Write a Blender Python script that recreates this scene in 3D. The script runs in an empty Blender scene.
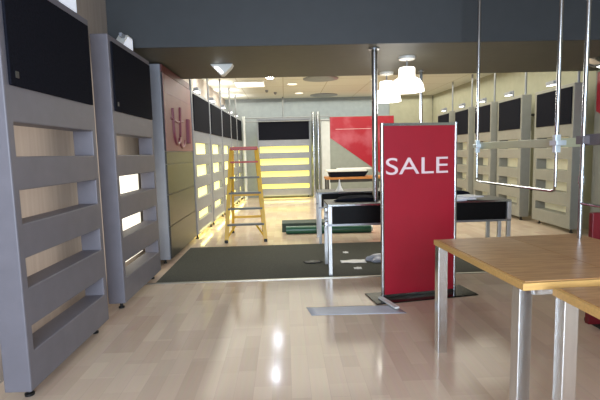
import bpy, bmesh, math, random
from mathutils import Vector, Matrix
random.seed(7)
S = bpy.context.scene
COL = S.collection

# ------------------------------------------------------------------ materials
def lin(h):
    h = h.lstrip('#'); o = []
    for i in (0, 2, 4):
        c = int(h[i:i+2], 16) / 255
        o.append(c / 12.92 if c <= .04045 else ((c + .055) / 1.055) ** 2.4)
    return (*o, 1)

def mat(name, col, rough=.5, metal=0., var=.06, scale=6., emit=None, es=0., stretch=(1, 1, 1), coat=0., bump=0.):
    m = bpy.data.materials.new(name); m.use_nodes = True
    nt = m.node_tree; b = nt.nodes['Principled BSDF']
    c = lin(col)
    tc = nt.nodes.new('ShaderNodeTexCoord'); mp = nt.nodes.new('ShaderNodeMapping')
    mp.inputs['Scale'].default_value = stretch
    n = nt.nodes.new('ShaderNodeTexNoise'); n.inputs['Scale'].default_value = scale
    n.inputs['Detail'].default_value = 5
    nt.links.new(tc.outputs['Object'], mp.inputs[0]); nt.links.new(mp.outputs[0], n.inputs['Vector'])
    r = nt.nodes.new('ShaderNodeValToRGB')
    r.color_ramp.elements[0].position = .3; r.color_ramp.elements[1].position = .7
    r.color_ramp.elements[0].color = (*[x * (1 - var) for x in c[:3]], 1)
    r.color_ramp.elements[1].color = (*[min(1, x * (1 + var)) for x in c[:3]], 1)
    nt.links.new(n.outputs['Fac'], r.inputs[0]); nt.links.new(r.outputs[0], b.inputs['Base Color'])
    b.inputs['Roughness'].default_value = rough; b.inputs['Metallic'].default_value = metal
    if coat: b.inputs['Coat Weight'].default_value = coat; b.inputs['Coat Roughness'].default_value = .08
    if emit:
        b.inputs['Emission Color'].default_value = lin(emit); b.inputs['Emission Strength'].default_value = es
    if bump:
        bp = nt.nodes.new('ShaderNodeBump'); bp.inputs['Strength'].default_value = bump
        nt.links.new(n.outputs['Fac'], bp.inputs['Height']); nt.links.new(bp.outputs[0], b.inputs['Normal'])
    return m

M = dict(
    grey=mat('panel_grey', '#726f77', .5),
    grey_warm=mat('panel_grey_warm', '#8d8c83', .45),
    edge=mat('panel_grey_light', '#8a8d96', .4),
    board=mat('black_fabric', '#191a22', .95, var=.25, scale=60, bump=.1),
    foot=mat('black_foot', '#141414', .5),
    wall=mat('wall_paint', '#a2968c', .7, var=.08, scale=3, stretch=(1, 8, .4)),
    wall_far=mat('wall_paint_far', '#98a0a6', .7),
    wall_tan=mat('wall_paint_tan', '#a6a48f', .7),
    beam=mat('beam_paint', '#383b3e', .6),
    soffit=mat('soffit_paint', '#4f4f46', .6),
    trim=mat('trim_metal', '#b8b4aa', .3, .8),
    chrome=mat('chrome', '#bcbfc3', .18, 1., var=.02),
    steel=mat('polished_steel', '#e0e3e6', .2, 1., var=.05, stretch=(1, 1, .1), scale=20),
    table_leg=mat('table_leg_metal', '#c8c8c8', .3, .55),
    white_metal=mat('pale_metal', '#cfdbe2', .35, .3),
    tube=mat('tube_metal', '#8f9194', .35, .7),
    carpet=mat('carpet_grey', '#47473f', .95, var=.3, scale=90, bump=.2),
    red=mat('sign_red', '#a01a2d', .32, var=.03),
    redbox=mat('board_maroon', '#6e101e', .35, var=.05),
    red_poster=None,
    white=mat('white_plastic', '#e2e2de', .4),
    letters=mat('letter_white', '#e6cfd2', .5),
    paper=mat('paper_white', '#e4e4e4', .6),
    bluepaper=mat('paper_blue_white', '#c6cad6', .5),
    blackgloss=mat('black_gloss', '#0a0607', .2, var=.1),
    black=mat('black_leather', '#0b0a0b', .5, var=.3, scale=40, bump=.1),
    yellow=mat('ladder_yellow', '#e3b53a', .4),
    ladder_red=mat('ladder_red', '#b23024', .4),
    alu=mat('step_aluminium', '#6c6d69', .5, .2),
    green=mat('green_plastic', '#2c5e48', .3, var=.15),
    green_dark=mat('green_dark', '#2b3a2e', .6, var=.2),
    woodedge=mat('oak_edge', '#cfa564', .4, var=.12, scale=8, stretch=(1, 10, 10)),
    orange_wood=mat('orange_wood', '#b9793c', .45, var=.15),
    laminate=mat('grey_laminate', '#3b3833', .3, var=.1, scale=4, stretch=(1, 1, 6)),
    pink=mat('poster_pink', '#8a5e5c', .5, var=.12, scale=2.5),
    maroon=mat('poster_maroon', '#7c3848', .4),
    darkred=mat('dark_red_board', '#5a2422', .5),
    glow_yellow=mat('backlit_yellow', '#f4efc4', .6, emit='#ffee5c', es=1.15, var=.03),
    glow_left=mat('backlit_pale_yellow', '#f4efc4', .6, emit='#fff28c', es=1.5, var=.03),
    glow_white=mat('slot_glow_white', '#f2f2ea', .6, emit='#fff6e0', es=1.15, var=.03),
    glow_dim=mat('diffuser_cream', '#c9c4a8', .6, emit='#ece5c4', es=.18, var=.15, scale=2),
    lens=mat('lamp_lens', '#ffffff', .5, emit='#fbfaf4', es=5, var=0),
    lens_soft=mat('lamp_lens_soft', '#ffffff', .5, emit='#fff4dc', es=1.3, var=0),
    lens_dim=mat('lamp_lens_dim', '#dfe4ee', .5, emit='#e6ecfa', es=.5, var=0),
    lens_cool=mat('lamp_lens_cool', '#ffffff', .5, emit='#e4edff', es=150, var=0),
    shade=mat('lamp_shade_glow', '#ffffff', .5, emit='#fff8ea', es=3.0, var=0),
    dark=mat('dark_grey', '#3a3936', .5),
    shelf=mat('shelf_frosted', '#b5b89c', .4, var=.05),
    shelf_dark=mat('shelf_slate', '#625c60', .4),
    pillar=mat('pillar_white', '#cfd2d2', .5),
    greygreen=mat('board_grey_green', '#8e948e', .55),
)

M['board'].node_tree.nodes['Principled BSDF'].inputs['Specular IOR Level'].default_value = .08
M['black'].node_tree.nodes['Principled BSDF'].inputs['Specular IOR Level'].default_value = .12
M['blackgloss'].node_tree.nodes['Principled BSDF'].inputs['Specular IOR Level'].default_value = .25
def node_mat_floor():
    m = bpy.data.materials.new('laminate_floor'); m.use_nodes = True
    nt = m.node_tree; b = nt.nodes['Principled BSDF']; N = nt.nodes.new; L = nt.links.new
    tc = N('ShaderNodeTexCoord'); mp = N('ShaderNodeMapping'); mp.inputs['Rotation'].default_value = (0, 0, math.pi / 2)
    L(tc.outputs['Object'], mp.inputs[0])
    br = N('ShaderNodeTexBrick'); br.offset = .37; br.offset_frequency = 2
    br.inputs['Color1'].default_value = lin('#dcc5ae'); br.inputs['Color2'].default_value = lin('#c6ad98')
    br.inputs['Mortar'].default_value = lin('#c3ab98')
    br.inputs['Scale'].default_value = 1; br.inputs['Mortar Size'].default_value = .0016
    br.inputs['Brick Width'].default_value = .62; br.inputs['Row Height'].default_value = .125
    L(mp.outputs[0], br.inputs['Vector'])
    mp2 = N('ShaderNodeMapping'); mp2.inputs['Scale'].default_value = (26, 1.6, 1); L(tc.outputs['Object'], mp2.inputs[0])
    n = N('ShaderNodeTexNoise'); n.inputs['Scale'].default_value = 1.5; n.inputs['Detail'].default_value = 6
    L(mp2.outputs[0], n.inputs['Vector'])
    mx = N('ShaderNodeMix'); mx.data_type = 'RGBA'; mx.blend_type = 'OVERLAY'; mx.inputs[0].default_value = .15
    L(br.outputs['Color'], mx.inputs[6]); L(n.outputs['Color'], mx.inputs[7])
    br2 = N('ShaderNodeTexBrick'); br2.offset = .5
    br2.inputs['Color1'].default_value = lin('#e3d2ba'); br2.inputs['Color2'].default_value = lin('#c2a796'); br2.inputs['Mortar'].default_value = lin('#cfb9a4')
    br2.inputs['Scale'].default_value = 1; br2.inputs['Mortar Size'].default_value = 0
    br2.inputs['Brick Width'].default_value = .41; br2.inputs['Row Height'].default_value = .25
    L(mp.outputs[0], br2.inputs['Vector'])
    mx2 = N('ShaderNodeMix'); mx2.data_type = 'RGBA'; mx2.inputs[0].default_value = .4
    L(mx.outputs[2], mx2.inputs[6]); L(br2.outputs['Color'], mx2.inputs[7])
    hs = N('ShaderNodeHueSaturation'); hs.inputs['Saturation'].default_value = .95
    L(mx2.outputs[2], hs.inputs['Color']); L(hs.outputs[0], b.inputs['Base Color'])
    n2 = N('ShaderNodeTexNoise'); n2.inputs['Scale'].default_value = 3
    L(tc.outputs['Object'], n2.inputs['Vector'])
    r = N('ShaderNodeMapRange'); r.inputs[3].default_value = .10; r.inputs[4].default_value = .15
    L(n2.outputs['Fac'], r.inputs[0]); L(r.outputs[0], b.inputs['Roughness'])
    b.inputs['Specular IOR Level'].default_value = .22
    return m

def node_mat_ceiling():
    m = bpy.data.materials.new('ceiling_tiles'); m.use_nodes = True
    nt = m.node_tree; b = nt.nodes['Principled BSDF']; N = nt.nodes.new; L = nt.links.new
    tc = N('ShaderNodeTexCoord')
    br = N('ShaderNodeTexBrick'); br.offset = 0
    br.inputs['Color1'].default_value = lin('#dfe0d6'); br.inputs['Color2'].default_value = lin('#d9dad0')
    br.inputs['Mortar'].default_value = lin('#bdb9a6'); br.inputs['Scale'].default_value = 1
    br.inputs['Mortar Size'].default_value = .012; br.inputs['Brick Width'].default_value = 1.2; br.inputs['Row Height'].default_value = 1.2
    L(tc.outputs['Object'], br.inputs['Vector']); L(br.outputs['Color'], b.inputs['Base Color'])
    b.inputs['Roughness'].default_value = .8
    return m

def node_mat_oak():
    m = bpy.data.materials.new('oak_veneer'); m.use_nodes = True
    nt = m.node_tree; b = nt.nodes['Principled BSDF']; N = nt.nodes.new; L = nt.links.new
    tc = N('ShaderNodeTexCoord'); mp = N('ShaderNodeMapping'); mp.inputs['Scale'].default_value = (3, 26, 3)
    L(tc.outputs['Object'], mp.inputs[0])
    n = N('ShaderNodeTexNoise'); n.inputs['Scale'].default_value = 1.6; n.inputs['Detail'].default_value = 7
    L(mp.outputs[0], n.inputs['Vector'])
    r = N('ShaderNodeValToRGB'); r.color_ramp.elements[0].position = .3; r.color_ramp.elements[1].position = .72
    r.color_ramp.elements[0].color = lin('#a4744c'); r.color_ramp.elements[1].color = lin('#c8a06f')
    L(n.outputs['Fac'], r.inputs[0]); L(r.outputs[0], b.inputs['Base Color'])
    b.inputs['Roughness'].default_value = .34
    return m

def node_mat_redposter():
    m = bpy.data.materials.new('red_poster_print'); m.use_nodes = True
    nt = m.node_tree; b = nt.nodes['Principled BSDF']; N = nt.nodes.new; L = nt.links.new
    tc = N('ShaderNodeTexCoord'); n = N('ShaderNodeTexNoise'); n.inputs['Scale'].default_value = 1.3; n.inputs['Detail'].default_value = 4
    L(tc.outputs['Object'], n.inputs['Vector'])
    r = N('ShaderNodeValToRGB'); r.color_ramp.elements[0].position = .48; r.color_ramp.elements[1].position = .66
    r.color_ramp.elements[0].color = lin('#a30e25'); r.color_ramp.elements[1].color = lin('#b4505e')
    L(n.outputs['Fac'], r.inputs[0]); L(r.outputs[0], b.inputs['Base Color']); b.inputs['Roughness'].default_value = .35
    return m
M['floor'] = node_mat_floor(); M['ceil'] = node_mat_ceiling(); M['oak'] = node_mat_oak(); M['red_poster'] = node_mat_redposter()

# ------------------------------------------------------------------ mesh helpers
class MB:
    def __init__(s): s.bm = bmesh.new()
    def box(s, x0, x1, y0, y1, z0, z1):
        v = [s.bm.verts.new((x, y, z)) for x in (x0, x1) for y in (y0, y1) for z in (z0, z1)]
        for f in ((0, 1, 3, 2), (4, 6, 7, 5), (0, 4, 5, 1), (2, 3, 7, 6), (0, 2, 6, 4), (1, 5, 7, 3)):
            s.bm.faces.new([v[i] for i in f])
        return s
    def prism(s, pts, axis, a, b):
        """polygon pts extruded along an axis from a to b"""
        def P(p, t):
            q = list(p); q.insert('xyz'.index(axis), t); return q
        A = [s.bm.verts.new(P(p, a)) for p in pts]; B = [s.bm.verts.new(P(p, b)) for p in pts]
        n = len(pts); s.bm.faces.new(A); s.bm.faces.new(B[::-1])
        for i in range(n): s.bm.faces.new((A[i], B[i], B[(i + 1) % n], A[(i + 1) % n]))
        return s
    def tube(s, pts, r, seg=12, r2=None):
        pts = [Vector(p) for p in pts]; rings = []
        for i, p in enumerate(pts):
            d = (pts[min(i + 1, len(pts) - 1)] - pts[max(i - 1, 0)]).normalized()
            u = d.cross(Vector((0, 0, 1)) if abs(d.z) < .9 else Vector((1, 0, 0))).normalized(); w = d.cross(u)
            rr = r if r2 is None else r + (r2 - r) * i / (len(pts) - 1)
            rings.append([s.bm.verts.new(p + (u * math.cos(a) + w * math.sin(a)) * rr) for a in [2 * math.pi * k / seg for k in range(seg)]])
        for a, b in zip(rings, rings[1:]):
            for k in range(seg): s.bm.faces.new((a[k], a[(k + 1) % seg], b[(k + 1) % seg], b[k]))
        s.bm.faces.new(rings[0][::-1]); s.bm.faces.new(rings[-1]); return s
    def bar(s, p, q, w, h, up=(0, 0, 1)):
        """rectangular bar from p to q"""
        p, q = Vector(p), Vector(q); d = (q - p).normalized(); u = d.cross(Vector(up))
        if u.length < 1e-4: u = d.cross(Vector((0, 1, 0)))
        u.normalize(); t = u.cross(d)
        R = []
        for c in (p, q):
            R.append([s.bm.verts.new(c + u * a * w / 2 + t * b * h / 2) for a, b in ((-1, -1), (1, -1), (1, 1), (-1, 1))])
        s.bm.faces.new(R[0][::-1]); s.bm.faces.new(R[1])
        for k in range(4): s.bm.faces.new((R[0][k], R[0][(k + 1) % 4], R[1][(k + 1) % 4], R[1][k]))
        return s
    def lathe(s, prof, c=(0, 0, 0), seg=28):
        rings = []
        for r, z in prof:
            rings.append([s.bm.verts.new((c[0] + r * math.cos(2 * math.pi * k / seg), c[1] + r * math.sin(2 * math.pi * k / seg), c[2] + z)) for k in range(seg)])
        for a, b in zip(rings, rings[1:]):
            for k in range(seg): s.bm.faces.new((a[k], a[(k + 1) % seg], b[(k + 1) % seg], b[k]))
        s.bm.faces.new(rings[0][::-1]); s.bm.faces.new(rings[-1]); return s
    def grid_holes(s, us, vs, holes, y0, y1):
        """slab in the x-z plane with rectangular holes (cells i,j of the grid left out)"""
        V = {}
        def g(i, j, y):
            k = (i, j, y)
            if k not in V: V[k] = s.bm.verts.new((us[i], y, vs[j]))
            return V[k]
        nx, nz = len(us) - 1, len(vs) - 1
        solid = lambda i, j: 0 <= i < nx and 0 <= j < nz and (i, j) not in holes
        for i in range(nx):
            for j in range(nz):
                if not solid(i, j): continue
                s.bm.faces.new((g(i, j, y0), g(i + 1, j, y0), g(i + 1, j + 1, y0), g(i, j + 1, y0)))
                s.bm.faces.new((g(i, j, y1), g(i, j + 1, y1), g(i + 1, j + 1, y1), g(i + 1, j, y1)))
                for di, dj, a, b in ((-1, 0, (i, j), (i, j + 1)), (1, 0, (i + 1, j + 1), (i + 1, j)), (0, -1, (i + 1, j), (i, j)), (0, 1, (i, j + 1), (i + 1, j + 1))):
                    if not solid(i + di, j + dj):
                        s.bm.faces.new((g(*a, y0), g(*b, y0), g(*b, y1), g(*a, y1)))
        return s
    def build(s, name, m, parent=None, bevel=0, smooth=False):
        bmesh.ops.recalc_face_normals(s.bm, faces=s.bm.faces)
        me = bpy.data.meshes.new(name); s.bm.to_mesh(me); s.bm.free()
        me.materials.append(m)
        if smooth:
            for p in me.polygons: p.use_smooth = True
        o = bpy.data.objects.new(name, me); COL.objects.link(o)
        if parent: o.parent = parent
        if bevel:
            bv = o.modifiers.new('bevel', 'BEVEL'); bv.width = bevel; bv.segments = 2; bv.limit_method = 'ANGLE'
        if smooth:
            try: me.set_sharp_from_angle(angle=math.radians(40))
            except Exception: pass
        return o

def tag(o, label, cat, group=None, kind=None):
    o['label'] = label; o['category'] = cat
    if group: o['group'] = group
    if kind: o['kind'] = kind
    return o
def thing(name, label, cat, loc=(0, 0, 0), rz=0., group=None):
    o = bpy.data.objects.new(name, None); COL.objects.link(o); o.empty_display_size = .1
    o.location = loc; o.rotation_euler = (0, 0, rz)
    return tag(o, label, cat, group)
def struct(name, mb, m, label, cat, bevel=0):
    return tag(mb.build(name, m, bevel=bevel), label, cat, kind='structure')
def copy_tree(o, parent=None):
    c = o.copy(); COL.objects.link(c)
    if parent: c.parent = parent
    for ch in list(o.children): copy_tree(ch, c)
    return c
def lamp(name, kind, loc, energy, color, rot=(0, 0, 0), size=.3, size_y=None, spot=None):
    l = bpy.data.lights.new(name, kind); l.energy = energy; l.color = color
    if kind == 'AREA':
        l.size = size
        if size_y: l.shape = 'RECTANGLE'; l.size_y = size_y
    else: l.shadow_soft_size = size
    if spot: l.spot_size = spot; l.spot_blend = .5
    o = bpy.data.objects.new(name, l); COL.objects.link(o); o.location = loc; o.rotation_euler = rot
    return o

# ------------------------------------------------------------------ the room
ZN, ZS, ZF = 3.38, 2.82, 3.45       # front ceiling, soffit, rear ceiling heights
struct('floor', MB().box(-2.4, 5.9, -3, 16.4, -.1, 0), M['floor'], 'glossy beige laminate plank floor', 'floor')
struct('wall_left', MB().box(-2.25, -2.03, -3, 16.2, 0, 3.6), M['wall'], 'beige wall behind the grey panels on the left', 'wall')
struct('wall_right', MB().prism([(5.65, -3), (5.9, -3), (5.9, 16.2), (5.25, 16.2), (5.65, 6)], 'z', 0, 3.6), M['wall_tan'], 'cream wall behind the grey panels on the right', 'wall')
struct('wall_back', MB().box(-2.03, 5.26, 16, 16.2, 0, 3.6), M['wall_far'], 'pale wall at the far end of the shop', 'wall')
struct('wall_warm_light', MB().box(3.72, 5.24, 15.96, 16, 0, ZF), M['wall_tan'], 'far right stretch of the back wall, coloured tan for the warm light on it', 'wall panel')  # warm light on the back wall, put into the colour of a thin slab
struct('ceiling', MB().box(-2.2, 5.85, 7.75, 16.2, ZF, ZF + .12), M['ceil'], 'cream tiled ceiling of the rear half of the shop', 'ceiling')
struct('ceiling_front', MB().box(-2.2, 5.85, -3, 5.5, ZN, ZN + .12), M['wall'], 'ceiling of the front half of the shop', 'ceiling')
beam = MB().box(-2.03, 5.65, 5.5, 5.54, ZS, 3.57).box(-2.03, 5.65, 7.71, 7.75, ZS, 3.57).build('ceiling_beam', M['beam'])
tag(beam, 'wide dropped grey beam crossing the ceiling above the carpet strip', 'beam', kind='structure')
MB().box(-2.03, 5.62, 5.54, 7.71, ZS, ZS + .05).build('soffit', M['soffit'], beam)
struct('trim_2', MB().box(-2.03, 5.6, 5.40, 5.44, 0, .008), M['trim'], 'thin metal strip at the front edge of the grey carpet', 'floor trim')
tag(MB().box(-1.63, 5.06, 5.44, 7.5, 0, .007).build('carpet_strip', M['carpet']), 'dark grey carpet strip laid across the laminate floor', 'carpet')

# ------------------------------------------------------------------ slotted display panels
SL = [(.33, .49), (.74, .93), (1.15, 1.36), (1.57, 1.78)]
def panel(name, label, loc, rz, W, body, glow, group=None, T=.17, zs=1., wall_gap=.2, tag_on=False, pole=0, flood=True, ceil=ZF, slot_u=None, flood_u=.62, lens='lens', inset=.07, near=False):
    p = thing(name, label, 'display panel', loc, rz, group)
    Z = lambda z: z * zs
    a, b = inset, W - inset; bi = .05 if inset < .1 else .1
    vs = [.08] + [Z(z) for s in SL for z in s] + [Z(2.72)]
    holes = {(1, 2 * k + 1) for k in range(4)}
    MB().grid_holes([0, a, b, W], vs, holes, 0, T).build('panel_body', body, p, bevel=.008)
    MB().box(bi, W - .05, -.018, 0, Z(2.0), Z(2.66)).build('fabric_board', M['board'], p, bevel=.006)
    if tag_on: MB().box(.1, .135, -.021, -.018, Z(2.05), Z(2.09)).build('small_tag', M['dark'], p)
    for u in (.12, W - .12):
        MB().lathe([(.03, 0), (.03, .015), (.016, .02), (.016, .085)], (u, T * .5, 0), 12).build('foot', M['foot'], p, smooth=True)
    if glow: MB().box(.03, W - .03, T, T + .02, Z(.2), Z(1.95)).build('backlight_diffuser', glow, p)
    # bracket that holds the panel off the wall
    for z in (.6, 2.3):
        MB().box(W / 2 - .03, W / 2 + .03, T + (.02 if glow else 0), T + wall_gap, Z(z), Z(z) + .05).build('wall_bracket', M['dark'], p)
    if pole:
        u = pole if pole > 0 else W + pole
        MB().tube([(u, T * .5, Z(2.72)), (u, T * .5, ceil)], .022).build('mounting_pole', M['tube'], p, smooth=True)
    if flood:
        u = W * flood_u
        arm = MB().bar((u, .08, Z(2.71)), (u, .08, Z(2.86)), .03, .03).bar((u, .08, Z(2.86)), (u - .28, .08, Z(2.86)), .03, .04).build('lamp_arm', M['edge'], p)
        if near:
            head = MB().prism([(u - .34, 2.735), (u + .02, 2.735), (u + .02, 2.89), (u - .14, 2.89)], 'y', .05, .15).build('lamp_head', M['white'], p, bevel=.006)
            MB().prism([(u - .29, 2.75), (u, 2.75), (u, 2.87), (u - .13, 2.87)], 'y', .044, .05).build('lamp_lens', M[lens], head)
        else:
            head = MB().box(u - .34, u - .06, .03, .13, Z(2.80), Z(2.87)).build('lamp_head', M['edge'], p, bevel=.006)
            MB().box(u - .32, u - .08, .04, .12, Z(2.792), Z(2.80)).build('lamp_lens', M[lens], head)
    return p
R90 = math.pi / 2
# two at the front left
p1 = panel('display_panel', 'large grey slotted panel with black fabric board, nearest the camera on the left wall', (-1.65, 2.77, 0), R90, 1.27, M['grey'], None, tag_on=True, ceil=ZN, wall_gap=.2, flood_u=.92, lens='lens_dim', near=True)
p2 = panel('display_panel', 'grey slotted panel with white glowing light in its slots, second on the left wall', (-1.65, 4.46, 0), R90, 1.32, M['grey'], None, tag_on=True, ceil=ZN, wall_gap=.2, flood_u=.66, lens='lens_dim', near=True)
MB().box(.97, 1.62, .32, .37, .28, 1.40).build('slot_glow_box', M['glow_white'], p2)  # glowing box added for the white brightness in the slots
# five in the rear left row, on a slightly turned line
def rear_left(y): return -1.65 + (y - 8) * .0233
names = ['first grey slotted panel glowing pale yellow behind the pink poster board, rear left row',
         'second glowing slotted panel of the rear left row, above and left of the yellow ladder',
         'third glowing slotted panel of the rear left row, just left of the ladder',
         'fourth glowing slotted panel of the rear left row, half hidden behind the ladder',
         'farthest glowing slotted panel of the rear left row, next to the back corner']
for lab, (a, b) in zip(names, [(8.24, 9.84), (9.92, 11.44), (11.54, 13.0), (13.14, 14.3), (14.48, 15.62)]):
    panel('display_panel', lab, (rear_left(a), a, 0), R90 - .0233, b - a, M['edge'], M['glow_left'], 'glowing slotted panels on the rear left wall', wall_gap=.2 + (a - 8) * .02 + .26, pole=.15, flood_u=.7, inset=.2, T=.08)
# the one on the back wall
panel('display_panel', 'grey slotted panel with bright yellow slots facing forward on the back wall', (-.93, 15.5, 0), 0, 1.82, M['edge'], M['glow_yellow'], wall_gap=.5, pole=.9, flood=False)
# five on the right
def rear_right(y): return 5.1 - (y - 7.7) * .048
names = ['nearest grey slotted panel on the right wall, behind the hanging shelf',
         'second nearest grey slotted panel on the right wall, seen through the hanging shelf frame',
         'third grey slotted panel from the camera on the right wall',
         'fourth grey slotted panel from the camera on the right wall, right of the sale sign',
         'farthest grey slotted panel on the right wall, partly hidden by the sale sign']
for lab, (a, b) in zip(names, [(7.68, 9.02), (9.28, 10.46), (10.56, 11.64), (11.7, 12.84), (12.9, 14.1)]):
    panel('display_panel', lab, (rear_right(b), b, 0), -R90 - .048, b - a, M['grey_warm'], M['glow_dim'], 'slotted panels on the right wall', T=.2, zs=.965, wall_gap=.38, pole=-.06, flood_u=.5, inset=.13)

# ------------------------------------------------------------------ glossy board unit with the pink poster (left)
u = thing('slatwall_unit', 'tall grey glossy grooved board unit under the pink poster on the left wall', 'wall unit', (-1.65, 6.33, 0), R90)
W3 = 1.83
MB().box(0, W3, .02, .23, .08, 2.80).build('carcass', M['edge'], u, bevel=.006)
z0 = .09
for z1 in (.56, 1.01, 1.44, 1.62):
    MB().box(.03, W3 - .01, 0, .02, z0, z1 - .012).build('grooved_board', M['laminate'], u); z0 = z1
MB().box(.03, W3 - .01, 0, .02, 2.70, 2.80).build('header_board', M['darkred'], u)
MB().box(.2, W3 - .2, .23, .375, 1.0, 1.06).build('wall_bracket', M['dark'], u)
for f in (.15, W3 - .15): MB().lathe([(.03, 0), (.016, .02), (.016, .085)], (f, .13, 0), 12).build('foot', M['foot'], u)
ps = thing('poster', 'faded pink poster with maroon figures on the glossy board unit at left', 'poster', (-1.65, 6.33, 0), R90)
MB().box(.03, W3 - .01, -.006, 0, 1.62, 2.69).build('poster_sheet', M['pink'], ps)
g = MB()
def arc(cx, cz, r, a0, a1, k=14, sx=1.): return [(cx + sx * r * math.cos(math.radians(a0 + (a1 - a0) * i / k)), -.008, cz + r * math.sin(math.radians(a0 + (a1 - a0) * i / k))) for i in range(k + 1)]
g.tube([(.45, -.008, 2.25)] + arc(.68, 1.93, .2, 180, 350) + [(.93, -.008, 2.3)], .028, 8)
g.tube([(.35, -.008, 2.1), (.75, -.008, 2.06), (1.15, -.008, 2.1)], .016, 8)
g.tube([(1.42, -.008, 2.15), (1.4, -.008, 1.75)], .055, 8)
g.tube(arc(1.0, 1.9, .22, 200, 330), .022, 8)
g.build('printed_figures', M['maroon'], ps)
MB().box(.03, W3 - .01, -.009, -.006, 2.43, 2.445).build('fold_line', M['maroon'], ps)

# ------------------------------------------------------------------ far right part of the back wall
bd = thing('display_wall', 'tall grey-green display board with a white edge right of the yellow back panel', 'display wall', (1.24, 15.4, 0))
MB().box(.3, 2.5, 0, .2, 0, 2.74).build('board', M['greygreen'], bd, bevel=.006)
MB().box(0, .3, -.02, .22, 0, 2.66).build('edge_post', M['pillar'], bd, bevel=.006)
po = thing('poster', 'big red angular poster hanging on the grey-green board at the back', 'poster', (1.24, 15.4, 0))
MB().prism([(.31, 2.72), (2.49, 2.72), (2.49, .45), (.31, 2.02)], 'y', -.012, 0).build('poster_sheet', M['red_poster'], po)
MB().box(.5, 1.7, -.014, -.012, 2.3, 2.312).build('printed_line', M['letters'], po)
rk = thing('chrome_rail_stand', 'two thick chrome posts joined by twin rails beside the back panel', 'rail', (0, 15.3, 0))
for x in (.98, 1.14): MB().tube([(x, 0, 0), (x, 0, 2.9)], .06, 14).build('post', M['chrome'], rk, smooth=True)
for z in (2.62, 2.74): MB().tube([(-1.38, .06, z), (1.55, .06, z)], .018, 10).build('rail', M['tube'], rk, smooth=True)
MB().tube([(-1.36, .06, 0), (-1.36, .06, 2.8)], .05, 12).build('post', M['pillar'], rk, smooth=True)

# nearer right wall: grey board with a red poster at the edge of the frame
ru = tag(MB().box(5.28, 5.45, 5.9, 7.6, 0, 2.8).build('display_wall', M['grey_warm'], bevel=.006), 'plain grey wall board at the right edge of the frame, carrying a red poster', 'display wall')
tag(MB().prism([(7.54, 2.76), (5.95, 2.76), (5.95, 1.35), (7.54, 2.12)], 'x', 5.265, 5.28).build('poster', M['red']), 'bright red angular poster at the right edge of the frame', 'poster')
MB().box(5.27, 5.28, 5.92, 7.1, 1.78, 1.80).build('groove_strip', M['dark'], ru)
MB().box(5.45, 5.62, 6.5, 6.6, 1, 1.1).build('wall_bracket', M['dark'], ru)

# ------------------------------------------------------------------ SALE sign
A, B = Vector((.975, 4.56)), Vector((1.81, 4.70))
sw = (B - A).length; srz = math.atan2(B.y - A.y, B.x - A.x)
sg = thing('sale_sign', 'tall red freestanding sign reading SALE in a chrome frame', 'sign', (A.x, A.y, 0), srz)
HS = 1.825
MB().box(.03, sw - .03, .0, .03, .04, HS - .02).build('red_board', M['red'], sg)
for x in (.0, sw): MB().tube([(x + (.015 if x == 0 else -.015), .015, .012), (x + (.015 if x == 0 else -.015), .015, HS)], .02, 14).build('frame_post', M['chrome'], sg, smooth=True)
for z in (.03, HS - .015): MB().box(.03, sw - .03, -.004, .034, z - .014, z + .014).build('frame_bar', M['chrome'], sg)
MB().box(-.12, sw + .17, -.16, .2, 0, .012).build('base_plate', M['blackgloss'], sg, bevel=.003)
MB().bar((-.02, .0, .02), (.02, -.34, .02), .05, .018).build('base_foot', M['white'], sg)
cu = bpy.data.curves.new('t', 'FONT'); cu.body = 'SALE'; cu.size = 1; cu.extrude = .01; cu.offset = 0.0
to = bpy.data.objects.new('t', cu); COL.objects.link(to)
bpy.context.view_layer.update()
me = bpy.data.meshes.new_from_object(to.evaluated_get(bpy.context.evaluated_depsgraph_get()))
bpy.data.objects.remove(to)
xs = [v.co.x for v in me.vertices]; ys = [v.co.y for v in me.vertices]
mnx, mxx, mny, mxy = min(xs), max(xs), min(ys), max(ys)
for v in me.vertices:
    x, y, z = v.co
    v.co = (.05 + (x - mnx) / (mxx - mnx) * .69, -.002 - z * .2, 1.30 + (y - mny) / (mxy - mny) * .172)
me.materials.clear(); me.materials.append(M['letters'])
lt = bpy.data.objects.new('lettering', me); COL.objects.link(lt); lt.parent = sg

# ------------------------------------------------------------------ poles
def pole(label, x, y, z0, z1, r=.03):
    t = thing('ceiling_pole', label, 'pole', (x, y, z0))
    MB().tube([(0, 0, 0), (0, 0, z1 - z0)], r, 16).build('tube', M['chrome'], t, smooth=True)
    MB().lathe([(r * 1.9, -.015), (r * 1.9, 0)], (0, 0, z1 - z0), 18).build('collar', M['tube'], t, smooth=True)
    return t
pole('polished steel pole rising from the black table to the beam, left of the sale sign', 1.15, 5.75, .902, ZS, .036)
pole('thin steel pole under the far edge of the beam behind the sale sign', 2.24, 7.4, 0, ZS, .026)

# ------------------------------------------------------------------ hanging shelves on the right
h = thing('hanging_shelf', 'hanging shelf on two ceiling rods with looped rail below, right of sale sign', 'hanging shelf', (2.15, 3.52, 0))
for y in (0, 1.48):
    MB().tube([(0, y, 1.5), (0, y, ZN)], .016, 12).build('rod', M['chrome'], h, smooth=True)
pts = [(0, 0, 1.5), (0, 0, 1.23), (0, .015, 1.2), (0, .045, 1.19), (0, 1.435, 1.18), (0, 1.465, 1.19), (0, 1.48, 1.22), (0, 1.48, 1.5)]
MB().tube(pts, .012, 10).build('looped_rail', M['chrome'], h, smooth=True)
MB().box(.02, .26, .06, 1.50, 1.54, 1.612).build('shelf_board', M['shelf'], h, bevel=.004)
for y in (0, 1.48):
    c = MB().box(-.03, .05, y - .05, y + .05, 1.555, 1.595).box(-.022, .022, y - .022, y + .022, 1.5, 1.64).build('clamp', M['white_metal'], h, bevel=.004)
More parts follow.
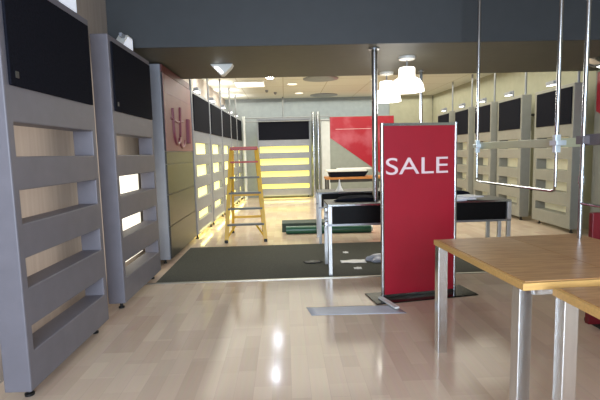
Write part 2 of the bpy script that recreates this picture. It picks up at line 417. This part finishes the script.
h2 = thing('hanging_shelf', 'dark hanging shelf on a rod above the wooden table at the right edge', 'hanging shelf', (2.15, 3.2, 0))
MB().tube([(0, 0, .872), (0, 0, ZN)], .016, 12).build('rod', M['chrome'], h2, smooth=True)
MB().tube([(0, -1.4, 1.13), (0, -1.4, ZN)], .016, 12).build('rod', M['chrome'], h2, smooth=True)
MB().tube([(0, 0, 1.13), (0, -1.4, 1.13)], .011, 10).build('lower_rail', M['chrome'], h2, smooth=True)
MB().box(.02, .27, -1.42, .03, 1.55, 1.63).build('shelf_board', M['shelf_dark'], h2, bevel=.004)
for y in (0, -1.4):
    MB().box(-.03, .05, y - .04, y + .04, 1.56, 1.62).build('clamp', M['shelf_dark'], h2, bevel=.004)
MB().lathe([(.024, -.03), (.024, .03)], (0, 0, 1.30), 12).build('collar', M['chrome'], h2, smooth=True)

# ------------------------------------------------------------------ wooden tables
def wood_table(label, loc, rz, W, D, zt=.87, leg_in=.0, near_in=.045):
    t = thing('wooden_table', label, 'table', loc, rz, 'wooden tables with chrome legs')
    th, lw = .042, .072
    m = W * .5
    for x0, x1 in ((0, m - .002), (m + .002, W)):
        lf = MB().box(x0, x1, 0, D, zt - th, zt - .004).build('table_leaf', M['woodedge'], t, bevel=.003)
        MB().box(x0 + .022 * (x0 == 0), x1 - .022 * (x1 == W), .022, D - .022, zt - .004, zt).build('veneer', M['oak'], lf)
    for x, y in ((leg_in, near_in), (W - lw - leg_in, near_in), (leg_in, D - lw - leg_in), (W - lw - leg_in, D - lw - leg_in)):
        MB().box(x, x + lw, y, y + lw, 0, zt - th).build('leg', M['steel'], t, bevel=.004)
    for y in (.03, D - .05):
        MB().box(lw + leg_in, W - lw - leg_in, y, y + .02, zt - th - .035, zt - th).build('under_rail', M['steel'], t)
wood_table('wooden table with chrome legs standing right in front of the sale sign', (1.18, 2.17, 0), math.radians(3.4), 1.15, 1.17, leg_in=.008)
wood_table('wooden table with chrome legs in the bottom right corner, nearest the camera', (1.30, .98, 0), math.radians(1.0), 1.12, 1.11, leg_in=.01, near_in=.03)
rp = thing('red_board', 'dark red upright board standing behind the wooden table at the right edge', 'board', (2.54, 3.62, 0))
MB().box(0, .95, 0, .05, .03, .99).build('board_panel', M['redbox'], rp, bevel=.006)
for x in (.08, .83): MB().box(x, x + .05, -.12, .17, 0, .03).build('foot', M['foot'], rp)

# ------------------------------------------------------------------ black display tables behind the sign
def black_table(label, loc, W, D, zt, rich=True):
    t = thing('black_table', label, 'table', loc, 0, 'black display tables with chrome legs')
    lw = .045
    MB().box(0, W, 0, D, zt - .025, zt).build('table_top', M['dark'], t, bevel=.003)
    MB().box(0, W, -.006, 0, zt - .022, zt - .002).build('edge_trim', M['chrome'], t)
    MB().box(.06, W - .06, .01, D - .01, zt - .245, zt - .025).build('apron_box', M['black'], t)
    MB().box(0, W, -.004, .03, zt - .27, zt - .245).build('lower_rail', M['tube'], t)
    MB().box(0, W, D - .03, D, zt - .27, zt - .245).build('lower_rail', M['tube'], t)
    for x in (0, W - lw):
        for y in (0, D - lw):
            MB().box(x, x + lw, y + .001, y + lw, 0, zt - .27).box(x + .001, x + .05, y + .002, y + lw, zt - .245, zt - .025).build('leg', M['table_leg'], t, bevel=.003)
    if rich:
        MB().box(W - .16, W - .12, .001, lw, 0, zt - .27).build('leg', M['table_leg'], t, bevel=.003)
        for z in (.06, .24): MB().box(-.05, 0, -.01, .08, zt - z - .03, zt - z + .03).build('corner_bracket', M['chrome'], t, bevel=.01)
    return t
black_table('long black table with chrome legs on the carpet directly behind the sale sign', (.51, 5.50, .007), 2.30, .62, .895)
black_table('second black table standing farther back behind the first black one', (.54, 7.5, 0), 1.9, .65, .875, False)
# things on the black tables
tz = .903
o = MB()
for i, (x, y, dx, dy, rz) in enumerate([(2.1, 5.6, .22, .3, .2), (2.26, 5.62, .22, .3, -.15), (2.34, 5.7, .24, .3, .3)]):
    c, s_ = math.cos(rz), math.sin(rz); q = [(x + c * a * dx - s_ * b * dy, y + s_ * a * dx + c * b * dy) for a, b in ((-.5, -.5), (.5, -.5), (.5, .5), (-.5, .5))]
    tag(MB().prism(q, 'z', tz + .002 + .014 * i, tz + .014 * i + .014).build('paper_stack', M['bluepaper']), ['bluish white stack of papers on the black table, closest to the sale sign', 'bluish white stack of papers in the middle of the black table end', 'bluish white stack of papers nearest the table end, on top of the others'][i], 'papers', 'papers on the black table')
def blob(name, m, label, cat, loc, sc, seed, group=None):
    """crumpled lump: displaced low sphere"""
    bm = bmesh.new(); bmesh.ops.create_icosphere(bm, subdivisions=3, radius=1)
    rnd = random.Random(seed); ph = [rnd.uniform(0, 6) for _ in range(6)]
    for v in bm.verts:
        x, y, z = v.co; k = 1 + .16 * math.sin(5 * x + ph[0]) * math.cos(4 * y + ph[1]) + .12 * math.sin(7 * y + 3 * z + ph[2])
        v.co = (x * k * sc[0], y * k * sc[1], max(z * k, -.35) * sc[2])
    mz = min(v.co.z for v in bm.verts)
    for v in bm.verts: v.co.z -= mz
    b = MB(); b.bm.free(); b.bm = bm
    ob = b.build(name, m, smooth=True); ob.location = loc
    return tag(ob, label, cat, group)
blob('folded_cloth', M['board'], 'black folded cloth behind the papers on the black table end', 'cloth', (2.2, 5.99, tz), (.26, .085, .07), 3)
blob('folded_cloth', M['board'], 'black crumpled cloth on the left part of the black table', 'cloth', (.95, 5.85, tz), (.3, .15, .05), 5)
tag(MB().lathe([(.07, 0), (.06, .015), (.022, .1), (.006, .2)], (.92, 7.7, .877), 16).build('paper_cone', M['paper'], smooth=True), 'small pale cone standing on the rear black table', 'cone')

# far wooden table with goods
wt = thing('wooden_table', 'far wooden table with an orange top, carrying a dark tray, left of the sale sign', 'table', (1.07, 11.8, 0), 0)
MB().box(0, 1.55, 0, .75, .82, .875).build('table_top', M['orange_wood'], wt, bevel=.004)
for x in (.02, 1.48):
    for y in (.02, .68): MB().box(x, x + .05, y, y + .05, 0, .82).build('leg', M['dark'], wt)
MB().box(.1, 1.45, .05, .08, .74, .82).build('apron', M['dark'], wt)
tr = thing('tray', 'dark tray with a white rim lying on the far wooden table', 'tray', (1.15, 11.9, .876))
MB().prism([(.05, 0), (.95, 0), (1.05, .14), (.0, .14)], 'y', 0, .5).build('tray_body', M['board'], tr)
MB().box(-.05, 1.0, -.02, .52, .141, .19).build('white_lid', M['white'], tr, bevel=.006)
tag(MB().box(1.4, 2.3, 11.95, 12.4, 1.068, 1.1).build('flat_box', M['white'], bevel=.004), 'thin white box lying on the tray at the far wooden table', 'box')

# ------------------------------------------------------------------ step ladder
ld = thing('step_ladder', 'yellow step ladder with a red top standing open on the rear floor', 'ladder', (-.73, 7.86, 0), .04)
H = 1.67
def rail_pt(side, t):   # front rail, t 0..1
    return Vector((side * (.345 - .115 * t), .42 * t, H * t))
def rear_pt(side, t):
    return Vector((side * (.30 - .09 * t), 1.0 - .55 * t, H * t * .985))
for s in (-1, 1):
    r_ = MB().bar(rail_pt(s, .02), rail_pt(s, .99), .03, .07, up=(1, 0, 0)).build('front_rail', M['yellow'], ld, bevel=.004)
    MB().box(s * .345 - .03, s * .345 + .03, -.04, .05, 0, .05).build('rubber_foot', M['foot'], r_, bevel=.006)
    r_ = MB().bar(rear_pt(s, .02), rear_pt(s, .98), .028, .05, up=(1, 0, 0)).build('rear_rail', M['yellow'], ld, bevel=.004)
    MB().box(s * .30 - .025, s * .30 + .025, .96, 1.04, 0, .045).build('rubber_foot', M['foot'], r_, bevel=.006)
for i in range(5):
    t = .185 + i * .165
    a, b = rail_pt(-1, t), rail_pt(1, t)
    MB().box(a.x, b.x, a.y - .03, a.y + .055, a.z - .022, a.z + .012).build('step', M['ladder_red'] if i == 4 else M['alu'], ld, bevel=.003)
for t in (.2, .47):
    a, b = rear_pt(-1, t), rear_pt(1, t); MB().bar(a, b, .02, .045).build('rear_brace', M['yellow'], ld)
for s in (-1, 1):
    MB().bar(rail_pt(s, .04) + Vector((0, .02, 0)), rail_pt(s, .185) + Vector((-s * .14, .02, -.02)), .022, .03).build('knee_brace', M['yellow'], ld)
    MB().bar(rail_pt(s, .55) + Vector((0, .03, 0)), rear_pt(s, .5), .006, .025, up=(1, 0, 0)).build('spreader', M['alu'], ld)
MB().box(-.245, .245, .36, .56, H - .05, H + .012).build('top_cap', M['ladder_red'], ld, bevel=.008)

# ------------------------------------------------------------------ floor clutter
gx = thing('green_roll', 'long rolled green plastic sheet on the rear floor behind the black table', 'roll', (-.02, 8.55, 0), -.05)
MB().tube([(0, 0, .075), (1.62, 0, .075)], .075, 18).build('rolled_sheet', M['green'], gx, smooth=True)
MB().tube([(1.62, 0, .075), (1.66, 0, .075)], .055, 18).build('end_core', M['white'], gx, smooth=True)
tag(MB().prism([(8.72, .0), (9.3, .0), (9.26, .1), (9.1, .19), (8.78, .17)], 'x', -.1, 1.3).build('green_mat', M['green_dark'], bevel=.01), 'folded dark green mat lying behind the green roll', 'mat')
def wavy(name, m, label, cat, pts, z, amp, group=None):
    """slightly rumpled sheet from a 4-corner outline"""
    b = MB(); n = 10; G = []
    P = [Vector((*p, 0)) for p in pts]
    for i in range(n + 1):
        row = []
        for j in range(n + 1):
            a, c = i / n, j / n
            p = P[0].lerp(P[1], a).lerp(P[3].lerp(P[2], a), c)
            row.append(b.bm.verts.new((p.x, p.y, z + amp * (1 + math.sin(9 * a + 3 * c) * math.cos(7 * c - 2 * a)))))
        G.append(row)
    for i in range(n):
        for j in range(n): b.bm.faces.new((G[i][j], G[i + 1][j], G[i + 1][j + 1], G[i][j + 1]))
    o = b.build(name, m, smooth=True)
    so = o.modifiers.new('thick', 'SOLIDIFY'); so.thickness = .0015
    return tag(o, label, cat, group)
wavy('paper_sheet', M['bluepaper'], 'long white sheet lying flat on the laminate in front of the sale sign', 'paper', [(.21, 4.15), (1.12, 4.12), (1.05, 4.36), (.17, 4.38)], .002, .001)
wavy('paper_strip', M['paper'], 'narrow white paper strip on the carpet beside the sale sign', 'paper', [(.74, 6.1), (1.09, 6.07), (1.09, 6.27), (.74, 6.25)], .010, .004)
blob('crumpled_paper', M['bluepaper'], 'crumpled white paper ball on the carpet at the end of the paper strip', 'paper', (1.28, 6.18, .007), (.16, .12, .07), 9)
wavy('paper_scrap', M['paper'], 'small paper scrap on the rear part of the carpet', 'paper', [(.84, 6.7), (.92, 6.7), (.93, 6.8), (.85, 6.82)], .009, .004)
wavy('paper_scrap', M['paper'], 'small paper scrap on the carpet below the paper strip', 'paper', [(.87, 5.76), (.97, 5.76), (.97, 5.86), (.87, 5.85)], .009, .003)
blob('dark_rag', M['foot'], 'small dark rag on the carpet left of the black table leg', 'rag', (.36, 6.2, .007), (.13, .07, .02), 11)
bpy.data.objects['dark_rag'].data.transform(Matrix.Identity(4))

# ------------------------------------------------------------------ lamps
def pendant(label, x, y):
    t = thing('pendant_lamp', label, 'lamp', (x, y, 0), 0, 'glowing white pendant lamps')
    zb = 2.35
    prof = [(.235, 0), (.232, .03), (.215, .1), (.18, .155), (.125, .19), (.11, .205), (.11, .31), (.10, .325), (.02, .33)]
    MB().lathe(prof, (0, 0, zb), 36).build('lamp_shade', M['shade'], t, smooth=True)
    MB().tube([(0, 0, zb + .32), (0, 0, ZS - .02)], .012, 10).build('stem', M['tube'], t, smooth=True)
    MB().lathe([(.03, -.05), (.11, -.035), (.115, 0)], (0, 0, ZS), 24).build('ceiling_rose', M['white'], t, smooth=True)
    lamp('pendant_light', 'POINT', (x, y, zb - .12), 22, (1, .95, .85), size=.15)
pendant('bell-shaped white glowing pendant lamp hanging nearer under the beam, above the sale sign', 1.71, 6.3)
pendant('bell-shaped white glowing pendant lamp farther back and lower left under the beam', 1.70, 7.5)
ex = thing('wedge_spotlight', 'small white wedge-shaped lamp fixed under the beam at left', 'lamp', (-.86, 6.6, ZS))
MB().prism([(-.16, 0), (.16, 0), (.13, -.05), (.02, -.15), (-.02, -.15)], 'y', -.07, .1).build('lamp_housing', M['white'], ex, bevel=.006)
MB().prism([(-.10, -.045), (.0, -.135), (.02, -.115), (-.06, -.035)], 'y', -.078, -.07).build('lamp_lens', M['lens'], ex)
def downlight(label, x, y, r, m, z=ZF, w=0, col=(1, .93, .8), ring='white'):
    t = thing('downlight', label, 'ceiling light', (x, y, z), 0, 'round ceiling downlights')
    MB().lathe([(r * 1.25, -.015), (r * 1.3, 0)], (0, 0, 0), 28).build('trim_ring', M[ring], t, smooth=True)
    MB().lathe([(r, -.022), (r, -.015)], (0, 0, 0), 28).build('lens', m, t, smooth=True)
    if w: lamp('downlight_beam', 'AREA', (x, y, z - .05), w, col, size=r * 1.6)
# the two strong cool ones whose reflections sit on the front floor
downlight('bright cool round ceiling light at the right end of the light panel, rear ceiling', -.33, 11.6, .085, M['lens_cool'])
downlight('bright cool round ceiling light hidden just behind the beam', -.35, 9.74, .085, M['lens_cool'])
downlight('small warm round ceiling light right of the bright light panel', .25, 12.7, .13, M['lens_soft'])
downlight('small warm round ceiling light nearest the back wall', .5, 14.6, .12, M['lens_soft'])
downlight('small warm round ceiling light over the right panel row', 3.6, 9.3, .10, M['lens_soft'])
fl = thing('light_panel', 'bright white square light panel in the rear ceiling near the left wall', 'ceiling light', (-.9, 12.6, ZF))
MB().box(-.42, .42, -.45, .45, -.02, 0).build('frame', M['white'], fl)
MB().box(-.38, .38, -.41, .41, -.026, -.02).build('diffuser', M['lens_soft'], fl)
for i, (x, y) in enumerate([(.98, 11.9), (1.35, 15.3)]):
    t = thing('ceiling_vent', ['round ceiling vent with a dark rim just beyond the beam', 'round ceiling vent with a dark rim close to the back wall'][i], 'vent', (x, y, ZF), 0, 'round ceiling vents')
    MB().lathe([(.40, -.03), (.46, -.02), (.46, 0)], (0, 0, 0), 32).build('rim', M['tube'], t, smooth=True)
    MB().lathe([(.30, -.04), (.36, -.03)], (0, 0, 0), 32).build('disc', M['wall_far'], t, smooth=True)
for i, (x, y) in enumerate([(-.5, 13.9), (-.25, 14.4)]):
    tag(MB().lathe([(.02, -.07), (.05, -.03), (.05, 0)], (x, y, ZF), 14).build('sprinkler', M['tube'], smooth=True), ['small ceiling sprinkler left of the downlights', 'small ceiling sprinkler nearer the back wall'][i], 'sprinkler', 'ceiling sprinklers')
dl = thing('ceiling_lamp', 'shiny dome lamp under the beam at the right edge of the frame', 'lamp', (4.78, 6.7, ZS + .004))
MB().lathe([(.05, -.12), (.16, -.1), (.24, -.04), (.26, 0)], (0, 0, 0), 28).build('dome', M['chrome'], dl, smooth=True)
MB().lathe([(.04, -.135), (.1, -.112)], (0, 0, 0), 20).build('lens', M['lens'], dl, smooth=True)

# ------------------------------------------------------------------ light
WARM = (1, .985, .83)
lamp('rear_fill_light', 'AREA', (1.7, 11.9, ZF - .1), 390, WARM, size=7, size_y=8)  # unseen ceiling-wide lamp added to light the rear room evenly
for y in (9, 10.7, 12.3, 13.7, 15):
    lamp('panel_glow', 'AREA', (rear_left(y) - .05, y, .14), 8, (1, .9, .28), size=.2, size_y=1.2)
lamp('back_panel_glow', 'AREA', (0, 15.35, .12), 8, (1, .9, .28), size=1.6, size_y=.2)
# wide lamps added behind the two front panels to brighten the wall there, and daylight from the shop front behind the camera
lamp('slot_fill_light', 'AREA', (-1.84, 3.4, 1.4), 6, (1, .9, .8), rot=(R90, 0, R90), size=1.1, size_y=2.4)
lamp('slot_fill_light', 'AREA', (-1.84, 5.1, 1.4), 8, (1, .93, .84), rot=(R90, 0, R90), size=1.1, size_y=2.4)
for y in (9, 10.7, 12.3, 13.7, 15):      # the floodlights on top of the rear left panels wash the ceiling and the wall
    lamp('floodlight', 'AREA', (rear_left(y) - .1, y, 2.95), 8, (1, .98, .92), rot=(math.pi, -.45, 0), size=.3, size_y=.2)
lamp('shopfront_daylight', 'AREA', (.35, -2.9, 2.0), 540, (.72, .85, 1), rot=(R90, 0, 0), size=3.6, size_y=2.7)

w = bpy.data.worlds.new('world'); S.world = w; w.use_nodes = True
w.node_tree.nodes['Background'].inputs[0].default_value = (.75, .85, 1, 1)
w.node_tree.nodes['Background'].inputs[1].default_value = .3

# ------------------------------------------------------------------ camera
f = 450.
d = Vector((-15, 47, f)).normalized()
n = Vector((108, -(f * f - 15 * 108) / 47, f)); up = (-n).normalized()
up = (up - d * up.dot(d)).normalized()
# rows of the camera->world rotation, camera axes given as (right, up, forward)
r = up.cross(d) * 1
X = Vector((up.y * d.z - up.z * d.y, up.z * d.x - up.x * d.z, up.x * d.y - up.y * d.x))
if X.x < 0: X = -X
right = Vector((X.x, d.x, up.x)); cup = Vector((X.y, d.y, up.y)); fwd = Vector((X.z, d.z, up.z))
cam = bpy.data.cameras.new('camera'); co = bpy.data.objects.new('camera', cam); COL.objects.link(co)
mw = Matrix((right, cup, -fwd)).transposed().to_4x4(); mw.translation = (0, 0, 1.55)
co.matrix_world = mw
cam.sensor_width = 36; cam.lens = f / 600 * 36; cam.clip_end = 100
S.camera = co
S.view_settings.view_transform = 'Standard'; S.view_settings.look = 'None'
S.view_settings.exposure = 0; S.view_settings.gamma = 1
